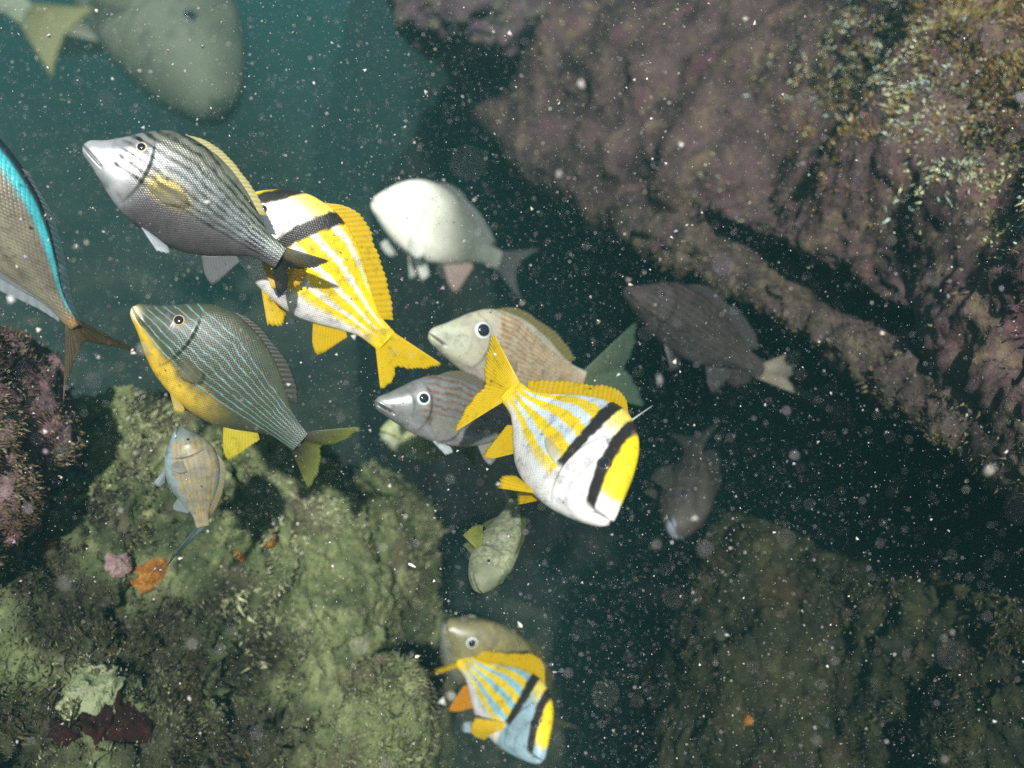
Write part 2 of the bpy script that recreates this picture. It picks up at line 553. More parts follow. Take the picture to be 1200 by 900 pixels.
# turf of small blades on the rocks
def blades(name, parent, V, Fc, count, length, pal, seed, mask=None, width=0.0011, droop=0.5):
    rg = np.random.default_rng(seed)
    a, b, c, d = (V[Fc[:, k]] for k in range(4))
    fn = np.cross(c - a, d - b)
    area = np.linalg.norm(fn, axis=1)
    cen = (a + b + c + d) / 4
    n = nrm(fn)
    D = cen @ F
    px = 600 + FPX * (cen @ R) / np.maximum(D, 0.05)
    py = 450 - FPX * (cen @ U) / np.maximum(D, 0.05)
    face = np.einsum('ij,ij->i', n, -nrm(cen)) > -0.25
    w = area * face * (np.abs(px - 600) < 900) * (np.abs(py - 450) < 750) * (D > 0.2)
    if mask is not None:
        w = w * mask(px, py, cen)
    else:
        w = w * (0.25 + sst(-0.1, 0.35, fbm(cen * 9, 3, seed)))
    if w.sum() <= 0:
        return None
    idx = rg.choice(len(Fc), count, p=w / w.sum())
    k = rg.random((count, 2))[..., None]
    P = a[idx] * (1 - k[:, 0]) * (1 - k[:, 1]) + b[idx] * k[:, 0] * (1 - k[:, 1]) + c[idx] * k[:, 0] * k[:, 1] + d[idx] * (1 - k[:, 0]) * k[:, 1]
    N = n[idx]
    flow = np.stack([noise(P * 14, 71), noise(P * 14, 72), noise(P * 14, 73)], -1) * 1.2
    dr = nrm(N + flow + rg.normal(0, 0.45, (count, 3)) + np.array([0, 0, -droop * 0.3]))
    L = length * rg.lognormal(0, 0.4, count)[:, None]
    side = nrm(np.cross(dr, rg.normal(0, 1, (count, 3))))
    wd = width * rg.uniform(0.6, 1.5, (count, 1))
    mid = P + dr * L * 0.55
    tip = P + dr * L * 0.9 + nrm(flow + 0.3 * rg.normal(0, 1, (count, 3))) * L * 0.35
    B = P - N * 0.002
    V2 = np.stack([B - side * wd * 1.25, B * 0.4 + mid * 0.6 + side * wd * 1.5, tip], 1).reshape(-1, 3)
    t = np.arange(count)[:, None] * 3 + np.array([[0, 1, 2]])
    pal = np.array(pal)
    pick = np.clip((fbm(P * 11, 3, seed + 4) * 0.9 + 0.5 + rg.normal(0, 0.16, count)) * len(pal), 0, len(pal) - 1).astype(int)
    colr = pal[pick] * rg.uniform(0.6, 1.35, (count, 1))
    colr = np.repeat(colr, 3, 0)
    ob = mesh(name, V2, t, M_BLADE, parent, colr, smooth=False)
    ob['kind'] = 'stuff'
    return ob


PAL_A = [(0.03, 0.02, 0.018), (0.07, 0.046, 0.04), (0.1, 0.06, 0.05), (0.1, 0.078, 0.03), (0.16, 0.14, 0.085), (0.07, 0.042, 0.02)]
PAL_D = [(0.035, 0.04, 0.018), (0.085, 0.095, 0.042), (0.14, 0.155, 0.07), (0.21, 0.225, 0.11), (0.08, 0.075, 0.04)]
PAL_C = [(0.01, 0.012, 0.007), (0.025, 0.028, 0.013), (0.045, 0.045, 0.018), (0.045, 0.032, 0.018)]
ALGAE = {}
for nm, cnt, ln, pal in (("overhang_rock", 130000, 0.0045, PAL_A), ("rock_ledge", 26000, 0.005, PAL_A), ("low_dark_rock", 50000, 0.0055, PAL_C),
                         ("turf_boulder", 100000, 0.0036, PAL_D), ("pink_rock", 14000, 0.0042, PAL_A), ("pale_knob_rock", 14000, 0.005, PAL_D),
                         ("hazy_rock", 12000, 0.009, PAL_D)):
    o, V, Fc = ROCKS[nm][0]
    blades("turf_algae", o, V, Fc, cnt, ln, pal, len(nm) * 7)


def around(x, y, r):
    def f(px, py, cen):
        dd = np.hypot(px - x, py - y) / r
        return np.exp(-dd ** 2 * 1.6) * (dd < 1.7) * (0.1 + sst(-0.2, 0.3, fbm(cen * 30, 3, 5)))
    return f


o, V, Fc = ROCKS["overhang_rock"][0]
YEL = [(0.36, 0.38, 0.16), (0.5, 0.52, 0.28), (0.36, 0.48, 0.4), (0.24, 0.2, 0.06), (0.6, 0.6, 0.4)]
BRN = [(0.16, 0.09, 0.025), (0.24, 0.14, 0.03), (0.1, 0.05, 0.02), (0.26, 0.2, 0.06)]
for k, (x, y, r, pal, cnt, ln) in enumerate([(1105, 85, 85, YEL, 13000, 0.0055), (1150, 40, 70, BRN, 6000, 0.009), (1010, 130, 90, BRN, 5000, 0.008),
                                            (1140, 215, 70, YEL, 2500, 0.007), (980, 80, 70, YEL, 2500, 0.007), (850, 215, 40, YEL, 500, 0.012), (1170, 130, 60, BRN, 3500, 0.008)]):
    blades("turf_algae", o, V, Fc, cnt, ln, pal, 300 + k, around(x, y, r), 0.0013)
o, V, Fc = ROCKS["turf_boulder"][0]
DRK = [(0.02, 0.018, 0.012), (0.04, 0.035, 0.02), (0.06, 0.05, 0.02)]  # top tuft is dark algae; lower patches paint in the flash falloff
PLD = [(0.34, 0.36, 0.2), (0.25, 0.28, 0.14), (0.4, 0.41, 0.26)]  # pale turf; patches along the top paint in its brighter lighting
for k, (x, y, r, pal, cnt, ln) in enumerate([(195, 480, 32, DRK, 900, 0.008), (290, 790, 80, DRK, 6000, 0.006), (185, 745, 70, DRK, 5000, 0.006), (290, 860, 80, DRK, 5000, 0.006), (110, 740, 80, DRK, 5000, 0.006), (150, 510, 70, PLD, 3000, 0.0045),
                                            (400, 620, 70, PLD, 2500, 0.005), (100, 805, 35, PLD, 1500, 0.006), (250, 560, 40, DRK, 700, 0.006), (310, 720, 50, PLD, 900, 0.008), (60, 700, 70, DRK, 3500, 0.006), (250, 860, 80, DRK, 4500, 0.006), (40, 840, 60, DRK, 2500, 0.006), (140, 600, 50, DRK, 1200, 0.01), (205, 500, 90, PLD, 3000, 0.006), (330, 600, 60, PLD, 1500, 0.006)]):
    blades("turf_algae", o, V, Fc, cnt, ln, pal, 400 + k, around(x, y, r), 0.0013)

BVH = {}


def hit(px, py):
    d = nrm(at(px, py, 1.0))
    best = None
    for nm, lst in ROCKS.items():
        for (o, V, Fc) in lst:
            if nm not in BVH:
                BVH[nm] = BVHTree.FromPolygons(V.tolist(), Fc.tolist())
            loc, n, i, dist = BVH[nm].ray_cast(Vector((0, 0, 0)), Vector(d))
            if loc and (best is None or dist < best[2]):
                best = (np.array(loc), np.array(n), dist)
    return best


def crust(name, px, py, rpx, h, mat, label, cat, seed, stretch=1.0, group=None):
    hh = hit(px, py)
    if hh is None:
        return
    c, n, dist = hh
    n = nrm(n * 0.5 - nrm(c) * 0.5)
    r = rpx / FPX * dist
    t = nrm(np.cross(n, np.array([0.1, 0.2, 1.0])))
    b = np.cross(n, t)
    rg, m = 26, 44
    rr = np.linspace(0.02, 1, rg)
    ph = np.linspace(0, 2 * np.pi, m, endpoint=False)
    A, Bp = np.meshgrid(rr, ph, indexing='ij')
    lob = (1 + 0.75 * fbm(np.stack([np.cos(Bp).ravel() * 1.6, np.sin(Bp).ravel() * 1.6, np.full(Bp.size, seed * 3.7)], -1), 4, seed, 0.65)).reshape(Bp.shape)
    x = A * np.cos(Bp) * lob * r * stretch
    y = A * np.sin(Bp) * lob * r
    z = h * np.sqrt(np.clip(1 - A**2.5, 0, 1)) - h * 0.5 * A
    P = (c + x[..., None] * t + y[..., None] * b + z[..., None] * n).reshape(-1, 3)
    q = fbm(P * 60, 3, seed)
    P = P + n * (h * 1.1 * q)[:, None] + 0.12 * r * np.stack([fbm(P * 70, 2, 81), fbm(P * 70, 2, 82), fbm(P * 70, 2, 83)], -1)
    lo = P - n * (h * 1.5)
    bottom = np.array([c - n * h * 2])
    Vv = np.concatenate([P, bottom])
    k = (rg - 1) * m
    ring = np.arange(m)
    tri = np.stack([k + (ring + 1) % m, k + ring, np.full(m, len(Vv) - 1)], -1)
    Vv = Vv - c
    o = mesh(name, Vv, [grid_faces(rg, m, True), tri], mat)
    o.location = c
    tag(o, label, cat, group)
    return o


M_ORANGE = rock_material("orange_sponge", (0.16, 0.06, 0.012), (0.4, 0.17, 0.03), (0.5, 0.25, 0.05), (0.3, 0.12, 0.02), 0.6, 6, (0.5, 0.35, 0.15))
M_RED = rock_material("maroon_sponge", (0.01, 0.003, 0.003), (0.03, 0.007, 0.007), (0.055, 0.014, 0.012), (0.02, 0.006, 0.006), 0.6, 4, (0.07, 0.035, 0.03))
M_PALE = rock_material("pale_crust", (0.16, 0.2, 0.1), (0.27, 0.31, 0.17), (0.34, 0.37, 0.22), (0.2, 0.24, 0.14), 0.6, 3, (0.4, 0.42, 0.3))
M_PINK = rock_material("pink_crust", (0.2, 0.12, 0.12), (0.34, 0.24, 0.22), (0.4, 0.3, 0.25), (0.3, 0.2, 0.2), 0.6, 4, (0.45, 0.4, 0.35))
crust("orange_sponge", 180, 672, 17, 0.008, M_ORANGE, "brightest orange sponge patch beside the small striped fish's tail", "sponge", 1, 1.3)
crust("orange_sponge", 312, 634, 11, 0.005, M_ORANGE, "small orange sponge spot, the right one of two on the boulder", "sponge", 2)
crust("orange_sponge", 281, 652, 8, 0.004, M_ORANGE, "tiny orange sponge spot, left of its slightly larger twin", "sponge", 3)
crust("orange_sponge", 60, 637, 6, 0.006, M_ORANGE, "orange sponge dot near the left edge, below the pinkish rock", "sponge", 4)
crust("orange_sponge", 877, 844, 6, 0.007, M_ORANGE, "lone orange sponge dot on the dim lower right rock", "sponge", 5)
crust("maroon_sponge", 125, 850, 34, 0.012, M_RED, "dark maroon sponge spread over the bottom left of the boulder", "sponge", 6, 1.2)
crust("maroon_sponge", 75, 856, 14, 0.010, M_RED, "small maroon sponge clump left of the larger maroon one", "sponge", 7)
crust("pale_crust", 105, 805, 24, 0.012, M_PALE, "pale green flat crust above the dark maroon sponge", "coral", 8, 1.2)
crust("pink_crust", 138, 662, 13, 0.008, M_PINK, "pale pink crust left of the brightest orange sponge", "coral", 9)


# ------------------------------------------------------------------ fish
GR_T = [0, .012, .035, .07, .12, .2, .3, .4, .5, .6, .7, .8, .9, 1.0]
PROFILE = {
    'grunt': dict(
        top=[-.012, .012, .03, .052, .09, .15, .2, .215, .21, .19, .155, .11, .072, .062],
        bot=[-.028, -.05, -.066, -.08, -.1, -.13, -.16, -.175, -.178, -.168, -.135, -.088, -.055, -.055],
        w=[.006, .022, .034, .045, .06, .078, .09, .092, .086, .074, .055, .036, .022, .014]),
    'pork': dict(
        top=[-.015, .015, .045, .095, .165, .245, .295, .31, .295, .255, .195, .13, .08, .066],
        bot=[-.03, -.055, -.075, -.095, -.118, -.15, -.18, -.195, -.198, -.185, -.145, -.095, -.06, -.056],
        w=[.006, .025, .04, .055, .072, .09, .1, .1, .09, .075, .056, .037, .023, .015]),
    'jack': dict(
        top=[-.005, .012, .025, .045, .075, .11, .14, .158, .165, .158, .13, .085, .036, .016],
        bot=[-.02, -.035, -.045, -.058, -.08, -.11, -.14, -.16, -.165, -.155, -.125, -.08, -.034, -.016],
        w=[.006, .02, .03, .04, .052, .066, .076, .08, .078, .068, .052, .034, .018, .011]),
    'chub': dict(
        top=[-.01, .02, .05, .095, .15, .215, .26, .275, .265, .235, .185, .125, .08, .068],
        bot=[-.035, -.06, -.08, -.1, -.13, -.17, -.205, -.22, -.215, -.19, -.145, -.095, -.062, -.058],
        w=[.01, .035, .055, .075, .095, .115, .125, .122, .11, .09, .066, .042, .026, .016]),
    'stout': dict(
        top=[-.01, .03, .06, .09, .125, .165, .195, .2, .195, .175, .145, .11, .08, .07],
        bot=[-.04, -.075, -.095, -.115, -.14, -.165, -.185, -.19, -.185, -.165, -.135, -.1, -.07, -.062],
        w=[.02, .055, .078, .1, .12, .14, .15, .15, .14, .115, .085, .055, .034, .02]),
}


class Fish:
    def __init__(self, name, prof, nose, tail, L=None, up=None, roll=0.0, bend=0.0, mat=None, res=(130, 64), deep=1.0):
        """nose, tail: (px, py, depth) of snout tip and tail root; up: image direction of the back"""
        self.name = name
        P, Q = at(*nose), at(*tail)
        self.SL = np.linalg.norm(P - Q)
        X = nrm(P - Q)
        a = np.array([tail[0] - nose[0], tail[1] - nose[1]], float)
        if up is None:
            up = np.array([-a[1], -a[0] * -1.0])
        u3 = R * up[0] - U * up[1]
        Z = nrm(u3 - X * (u3 @ X))
        Y = np.cross(Z, X)
        # roll: lean the back towards the camera
        mid = (P + Q) / 2
        tc = nrm(-mid)
        s = 1 if (Y @ tc) > 0 else -1
        Z = Z * math.cos(roll) + s * Y * math.sin(roll)
        Y = np.cross(Z, X)
        self.near = 1 if (Y @ tc) > 0 else -1      # which flank looks at the camera
        self.root = bpy.data.objects.new(name, None)
        COL.objects.link(self.root)
        self.root.empty_display_size = 0.05
        m = Matrix(((X[0], Y[0], Z[0], mid[0]), (X[1], Y[1], Z[1], mid[1]), (X[2], Y[2], Z[2], mid[2]), (0, 0, 0, 1)))
        self.root.matrix_world = m
        self.deep = deep
        self.p = PROFILE[prof]
        self.bend_k = bend * self.near
        self.mat = mat or M_SKIN
        self.res = res

    def bend(self, V):
        V = np.array(V, float)
        t = 0.5 - V[..., 0] / self.SL
        V[..., 1] += self.bend_k * self.SL * ((t - 0.4) ** 2) * np.where(t > 0.4, 1.0, 0.6)
        return V

    def top(self, t): return curve(np.asarray(t, float), GR_T, self.p['top']) * self.SL * (1 + (self.deep - 1) * sst(0.0, 0.25, np.asarray(t, float)) * sst(1.0, 0.75, np.asarray(t, float)))
    def bot(self, t): return curve(np.asarray(t, float), GR_T, self.p['bot']) * self.SL * (1 + (self.deep - 1) * sst(0.0, 0.25, np.asarray(t, float)) * sst(1.0, 0.75, np.asarray(t, float)))
    def wid(self, t): return curve(np.asarray(t, float), GR_T, self.p['w']) * self.SL

    def surf(self, t, s):
        """point on the near-neutral flank (y > 0) at height s in -1..1"""
        t, s = np.asarray(t, float), np.asarray(s, float)
        zt, zb, w = self.top(t), self.bot(t), self.wid(t)
        c = np.sqrt(np.clip(1 - s**2, 0, 1))
        y = w * c ** 0.92 * (1 - 0.22 * np.clip(s, 0, 1) ** 2)
        z = (zt + zb) / 2 + (zt - zb) / 2 * s
        return np.stack([(0.5 - t) * self.SL + 0 * y, y, z], -1)

    def body(self, colour, mouth=0.11, gill=True):
        n, m = self.res
        t = np.concatenate([np.linspace(0, 1, 26)[:-1] ** 2 * 0.12, np.linspace(0.12, 1, n - 25)])
        th = np.linspace(0, 2 * np.pi, m, endpoint=False)
        T, H = np.meshgrid(t, th, indexing='ij')
        s = np.sin(H)
        P = self.surf(T, s)
        P[..., 1] *= np.where(np.cos(H) >= 0, 1, -1)
        # mouth slit, lips, gill cover
        zm = (self.top(0 * T) + self.bot(0 * T)) / 2 - T * self.SL * 0.32
        dz = (P[..., 2] - zm) / self.SL
        inm = sst(mouth, mouth - 0.02, T)
        slit = np.exp(-(dz / 0.0055) ** 2) * inm
        lip = np.exp(-((np.abs(dz) - 0.014) / 0.008) ** 2) * inm * sst(mouth, mouth * 0.5, T)
        k = 1 - 0.4 * slit + 0.10 * lip
        if gill:
            te = 0.30 - 0.075 * (s + 0.1) ** 2
            d = te - T
            k = k + 0.10 * np.exp(-np.clip(d, 0, 1) / 0.06) / (1 + np.exp(-d / 0.003)) * (1 - s**2)
            te2 = 0.205 - 0.05 * (s + 0.25) ** 2
            d2 = te2 - T
            k = k + 0.05 * np.exp(-np.clip(d2, 0, 1) / 0.04) / (1 + np.exp(-d2 / 0.003)) * (1 - s**2)
        P[..., 1] *= k
        hs = (self.top(T) - self.bot(T)) / self.SL
        z = P[..., 2] / self.SL
        rgb = colour(T, s, z, P / self.SL)
        rgb = rgb * (1 - 0.75 * slit[..., None])
        if gill:
            line = np.exp(-(((te - T) + 0.004) / 0.004) ** 2) * (1 - s**2)
            rgb = rgb * (1 - 0.5 * line[..., None])
        al = sst(0.2, 0.32, T) * 1.0
        cols = np.concatenate([rgb, al[..., None]], -1).reshape(-1, 4)
        arc = H / (2 * np.pi)
        uvs = np.stack([T * 70, (s * hs) * 62], -1).reshape(-1, 2)
        V = self.bend(P).reshape(-1, 3)
        c0 = V[:m].mean(0)[None]
        c1 = V[-m:].mean(0)[None]
        Fc = grid_faces(n, m, True)
        ring = np.arange(m)
        V = np.concatenate([V, c0, c1])
        cols = np.concatenate([cols, cols[:1], cols[-1:]])
        uvs = np.concatenate([uvs, uvs[:1], uvs[-1:]])
        N = n * m
        capa = np.stack([(ring + 1) % m, ring, np.full(m, N)], -1)
        capb = np.stack([N - m + ring, N - m + (ring + 1) % m, np.full(m, N + 1)], -1)
        nn = vnormals(V[:N], Fc)
        if np.sum(np.einsum('ij,ij->i', nn, V[:N] - V[:N].mean(0))) < 0:
            Fc, capa, capb = Fc[:, ::-1], capa[:, ::-1], capb[:, ::-1]
        return mesh("body", V, [Fc, capa, capb], self.mat, self.root, cols, uvs)

    def fin(self, name, base, tip, col, th=0.006, rays=14, mat=None, nv=12, ragged=0.03, bow=(0, 0, 0), col_tip=None, edge=None):
        """base, tip: (k,3) control polylines in units of SL; membrane with raised rays between them"""
        base, tip = np.array(base, float) * self.SL, np.array(tip, float) * self.SL
        nu = rays * 4 + 1
        u = np.linspace(0, 1, nu)
        A = cro(base, u * (len(base) - 1)) if len(base) > 2 else base[0] + (base[1] - base[0]) * u[:, None]
        B = cro(tip, u * (len(tip) - 1)) if len(tip) > 2 else tip[0] + (tip[1] - tip[0]) * u[:, None]
        ray = 0.5 + 0.5 * np.cos(u * rays * 2 * np.pi)
        ext = 1 - ragged * (1 - ray) - ragged * 0.6 * (0.5 + 0.5 * np.sin(u * 37 + len(name)))
        v = np.linspace(0, 1, nv)
        Vg = A[:, None] + (B - A)[:, None] * v[None, :, None] * ext[:, None, None]
        Vg = Vg + np.array(bow) * self.SL * (np.sin(v * np.pi) * 0.5 + v**2 * 0.5)[None, :, None]
        du = np.gradient(Vg, axis=0)
        dv = np.gradient(Vg, axis=1)
        N = nrm(np.cross(du, dv))
        tk = th * self.SL * (0.6 + 0.4 * ray)[:, None] * (1 - 0.85 * v)[None]
        tk = tk * np.minimum(1, np.minimum(u, 1 - u) * nu / 2 + 0.1)[:, None]
        a = Vg + N * tk[..., None]
        b = Vg - N * tk[..., None]
        V = self.bend(np.concatenate([a.reshape(-1, 3), b.reshape(-1, 3)]))
        Fa = grid_faces(nu, nv)
        K = nu * nv
        Fb = Fa[:, ::-1] + K
        ring = np.concatenate([np.arange(nv), np.arange(1, nu) * nv + nv - 1, (nu - 1) * nv + np.arange(nv - 2, -1, -1), np.arange(nu - 2, 0, -1) * nv])
        r2 = np.roll(ring, -1)
        Fr = np.stack([ring, r2, r2 + K, ring + K], -1)[:, ::-1]
        c0 = np.array(col, float)
        c1 = np.array(col_tip if col_tip is not None else col, float)
        cc = c0 + (c1 - c0) * v[None, :, None] ** 1.3
        cc = cc * (0.84 + 0.2 * ray)[:, None, None]
        if edge is not None:
            e = np.maximum(sst(0.10, 0.0, u), sst(0.9, 1.0, u))[:, None, None] * np.ones((1, nv, 1))
            cc = cc * (1 - e) + np.array(edge) * e
        cols = np.concatenate([cc.reshape(-1, 3)] * 2)
        return mesh(name, V, [Fa, Fb, Fr], mat or M_FIN, self.root, cols)

    def tail(self, col, length=0.27, spread=0.22, fork=0.5, col_tip=None, edge=None, mat=None, up_=1.0, dn=1.0, sway=0.0, rays=18):
        u = np.linspace(-1, 1, 9)
        zt, zb = self.top(1.0) / self.SL, self.bot(1.0) / self.SL
        base, tip = [], []
        for q in u:
            base.append((-0.475, 0, zb * 0.9 + (zt - zb) * 0.9 * (q + 1) / 2))
            ln = length * (fork + (1 - fork) * abs(q) ** 1.3) * (up_ if q > 0 else dn)
            tip.append((-0.5 - ln, sway * abs(q), (zt + zb) / 2 + spread * math.copysign(abs(q) ** 0.9, q) * (up_ if q > 0 else dn)))
        self.fin("tail_fin", base, tip, col, 0.008, rays, mat, 14, 0.04, (0, 0, 0), col_tip, edge)

    def local(self, px, py, d):
        w = self.root.matrix_world.inverted() @ Vector(at(px, py, d))
        v = np.array(w)
        t = 0.5 - v[0] / self.SL
        v[1] -= self.bend_k * self.SL * ((t - 0.4) ** 2) * (1.0 if t > 0.4 else 0.6)
        return v / self.SL

    def tail_to(self, a, m, b, col, col_tip=None, edge=None, mat=None, rays=26, lean=0.5, th=0.007):
        """tail fin from the upper lobe tip a over the notch m to the lower lobe tip b"""
        a, m, b = (self.local(*q) for q in (a, m, b))
        zt, zb = float(self.top(0.98)) / self.SL * 0.9, float(self.bot(0.98)) / self.SL * 0.9
        u = np.linspace(-1, 1, 11)
        base = [(-0.478, 0, zb + (zt - zb) * (q + 1) / 2) for q in u]
        tip = []
        for q in u:
            e = a if q > 0 else b
            w = abs(q) ** 0.85
            p = m + (e - m) * w
            p = p + np.array([-0.05, 0, 0]) * math.sin(w * math.pi) * lean
            tip.append(p)
        self.fin("tail_fin", base, tip, col, th, rays, mat, 14, 0.055, (0, 0, 0), col_tip, edge)

    def dorsal(self, col, t0=0.27, t1=0.86, h=0.1, h2=0.07, mat=None, col_tip=None, spiny=0.08):
        t = np.linspace(t0, t1, 12)
        base = [(0.5 - a, 0, float(self.top(a)) / self.SL - 0.012) for a in t]
        hh = curve(t, [t0, t0 + .05, t0 + .16, (t0 + t1) / 2, t0 + .45 * (t1 - t0) + .1, t1 - .1, t1], [0.012, h * .7, h, h * .72, h2, h2, h2 * .5])
        tip = [(0.5 - a - 0.045 - 0.35 * b, 0, float(self.top(a)) / self.SL + b) for a, b in zip(t, hh)]
        self.fin("dorsal_fin", base, tip, col, 0.004, 24, mat, 10, spiny, (0, 0, 0), col_tip)

    def anal(self, col, t0=0.67, t1=0.81, h=0.1, mat=None, col_tip=None):
        t = np.linspace(t0, t1, 6)
        base = [(0.5 - a, 0, float(self.bot(a)) / self.SL + 0.012) for a in t]
        hh = h * np.array([.7, 1.1, .98, .7, .4, .12])
        tip = [(0.5 - a - 0.03 - 0.55 * b, 0, float(self.bot(a)) / self.SL - b) for a, b in zip(t, hh)]
        self.fin("anal_fin", base, tip, col, 0.004, 13, mat, 9, 0.025, (0, 0, 0), col_tip)

    def pelvic(self, col, t=0.36, ln=0.17, mat=None, out=0.05, col_tip=None, drop=0.12, both=True):
        for sd in ((-1, 1) if both else (self.near,)):
            z = float(self.bot(t)) / self.SL
            base = [(0.5 - t, sd * 0.02, z + 0.02), (0.5 - t - 0.03, sd * 0.022, z + 0.014), (0.5 - t - 0.055, sd * 0.015, z + 0.008)]
            tip = [(0.5 - t - ln * 0.75, sd * (0.02 + out), z - drop), (0.5 - t - ln, sd * (0.02 + out * .8), z - drop * .6), (0.5 - t - ln * 0.9, sd * 0.03, z - drop * .15)]
            self.fin("pelvic_fin", base, tip, col, 0.006, 6, mat, 9, 0.04, (0, 0, 0), col_tip)

    def pectoral(self, col, t=0.315, s=-0.3, ln=0.2, ang=-0.35, out=0.07, mat=None, width=0.09, col_tip=None, both=True):
        for sd in ((-1, 1) if both else (self.near,)):
            b = self.surf(t, s) / self.SL
            b[1] = b[1] * 0.93 * sd
            ca, sa = math.cos(ang), math.sin(ang)
            base, tip = [], []
            for q in np.linspace(-1, 1, 5):
                base.append(b + np.array([-0.004 * abs(q), 0, 0.026 * q]))
                l2 = ln * (1 - 0.28 * q * q - 0.12 * (1 - q))
                dx, dz = -l2 * ca - width * q * sa * -1 * 0, l2 * sa + width * q
                tip.append(b + np.array([-l2 * ca + width * q * sa, sd * (out + 0.01), l2 * sa + width * q * ca]))
            self.fin("pectoral_fin", base, tip, col, 0.004, 10, mat or M_FINCLEAR, 10, 0.03, (0, 0.02 * sd, 0), col_tip)

    def eyes(self, t=0.14, s=0.42, r=0.028, iris=(0.75, 0.72, 0.6), ring=(0.3, 0.28, 0.22), pr=0.55, both=True):
        for sd in ((-1, 1) if both else (self.near,)):
            p = self.surf(t, s)
            e = 0.01
            du = self.surf(t + e, s) - self.surf(t - e, s)
            dv = self.surf(t, s + 3 * e) - self.surf(t, s - 3 * e)
            nn = np.cross(du, dv)
            nn = nn if nn[1] > 0 else -nn
            nn = nrm(nn)
            p = p * np.array([1, sd, 1])
            nn = nn * np.array([1, sd, 1])
            p = self.bend(p[None])[0]
            a = nrm(np.cross(nn, [0, 0, 1.0]))
            b = np.cross(nn, a)
            rr = r * self.SL

            def dome(name, rad, h, base, mat, parent, colf):
                ka, kb = 14, 32
                q = np.linspace(0.0, 1.0, ka)
                ph = np.linspace(0, 2 * np.pi, kb, endpoint=False)
                A, B = np.meshgrid(q, ph, indexing='ij')
                A2 = np.maximum(A, 0.01)
                V = p + (A2 * np.cos(B) * rad)[..., None] * a + (A2 * np.sin(B) * rad)[..., None] * b + (base + h * np.sqrt(np.clip(1 - A2**2, 0, 1)) - 0.3 * h * (A2 >= 0.999))[..., None] * nn
                V = V.reshape(-1, 3)
                Fc = grid_faces(ka, kb, True)
                n0 = vnormals(V, Fc)
                if np.sum(n0 @ nn) < 0:
                    Fc = Fc[:, ::-1]
                cc = colf(A).reshape(-1, 3)
                return mesh(name, V, Fc, mat, parent, cc)
            ir, rg_ = np.array(iris), np.array(ring)
            ey = dome("eye", rr, rr * 0.5, -rr * 0.22, M_IRIS, self.root,
                      lambda A: ir + (rg_ - ir) * sst(0.74, 0.9, A)[..., None])
            dome("pupil", rr * pr, rr * 0.22, rr * 0.26, M_PUPIL, ey, lambda A: np.zeros(A.shape + (3,)))

    def done(self, label, group=None):
        tag(self.root, label, 'fish', group)
        return self


def C3(*v): return np.array(v, float)


def mix(a, b, k):
    k = np.asarray(k)[..., None]
    return a * (1 - k) + b * k


def flat(c, T): return np.ones(T.shape + (3,)) * C3(*c)


def wob(P, f, seed, o=3):
    s = P.shape[:-1]
    return fbm(P.reshape(-1, 3) * f, o, seed).reshape(s)


# ---- species colouring
def porkfish_colour(warm=1.0, blue=(0.55, 0.66, 0.72), shift=0.0, thr=0.0, face=(0.78, 0.76, 0.72)):
    Yw, W, B, K = C3(0.76, 0.56, 0.012), C3(*face), C3(*blue), C3(0.018, 0.014, 0.012)

    def f(T, s, z, P):
        c = flat(Yw, T)
        # pale stripes between yellow ones, converging on the tail root
        zc = z + 0.02 * np.sin(T * 9)
        half = curve(T, GR_T, PROFILE['pork']['top'])
        q = (z - 0.0) / (0.09 + 0.22 * (1 - sst(0.45, 1.0, T)))
        ph = q * 3.3 + 0.2 + 0.06 * wob(P, 12, 3) + 0.10 * wob(P, 70, 23, 2)
        st = sst(-0.05 + thr, 0.45 + thr, np.cos(ph * 2 * np.pi))
        c = mix(c, flat(B, T), st * sst(0.97, 0.85, T) * sst(0.98, 0.86, s))
        low = sst(-0.38, -0.74, s)
        c = mix(c, flat((0.66, 0.65, 0.62), T), low * sst(0.98, 0.75, T))
        # head and the pale band between the bars
        bar2 = 0.375 - 0.16 * (z - 0.29) * 0 + 0.0
        x2 = T - (0.325 + 0.012 * wob(P, 45, 26, 2) + 0.16 * np.clip((z + 0.02) / 0.3, -0.3, 1.1) ** 2 * 0.6)
        hd = sst(0.012, -0.012, x2)
        c = mix(c, flat(W, T), hd)
        c = mix(c, flat(C3(0.75, 0.62, 0.1), T), hd * sst(0.16, 0.28, z))
        w2 = 0.030 + 0.011 * np.clip(s, -1, 1)
        b2 = sst(w2 + 0.008, w2 - 0.008, np.abs(x2)) * sst(-0.42, -0.3, s + 0.03 * wob(P, 30, 8))
        c = mix(c, flat(K, T), b2)
        x1 = T - (0.075 - shift + 0.62 * (z + 0.045))
        fore = sst(0.012, -0.012, x1)
        c = mix(c, flat(Yw, T), fore * sst(0.0, 0.05, z))
        c = mix(c, flat(W, T), sst(0.05, 0.02, T))
        b1 = sst(0.031, 0.018, np.abs(x1 + 0.006 * wob(P, 40, 6)) * 0.85) * sst(-0.06, -0.03, z)
        c = mix(c, flat(K, T), b1)
        return c * (1 + 0.22 * wob(P, 7, 61) + 0.16 * wob(P, 28, 62))[..., None]
    return f


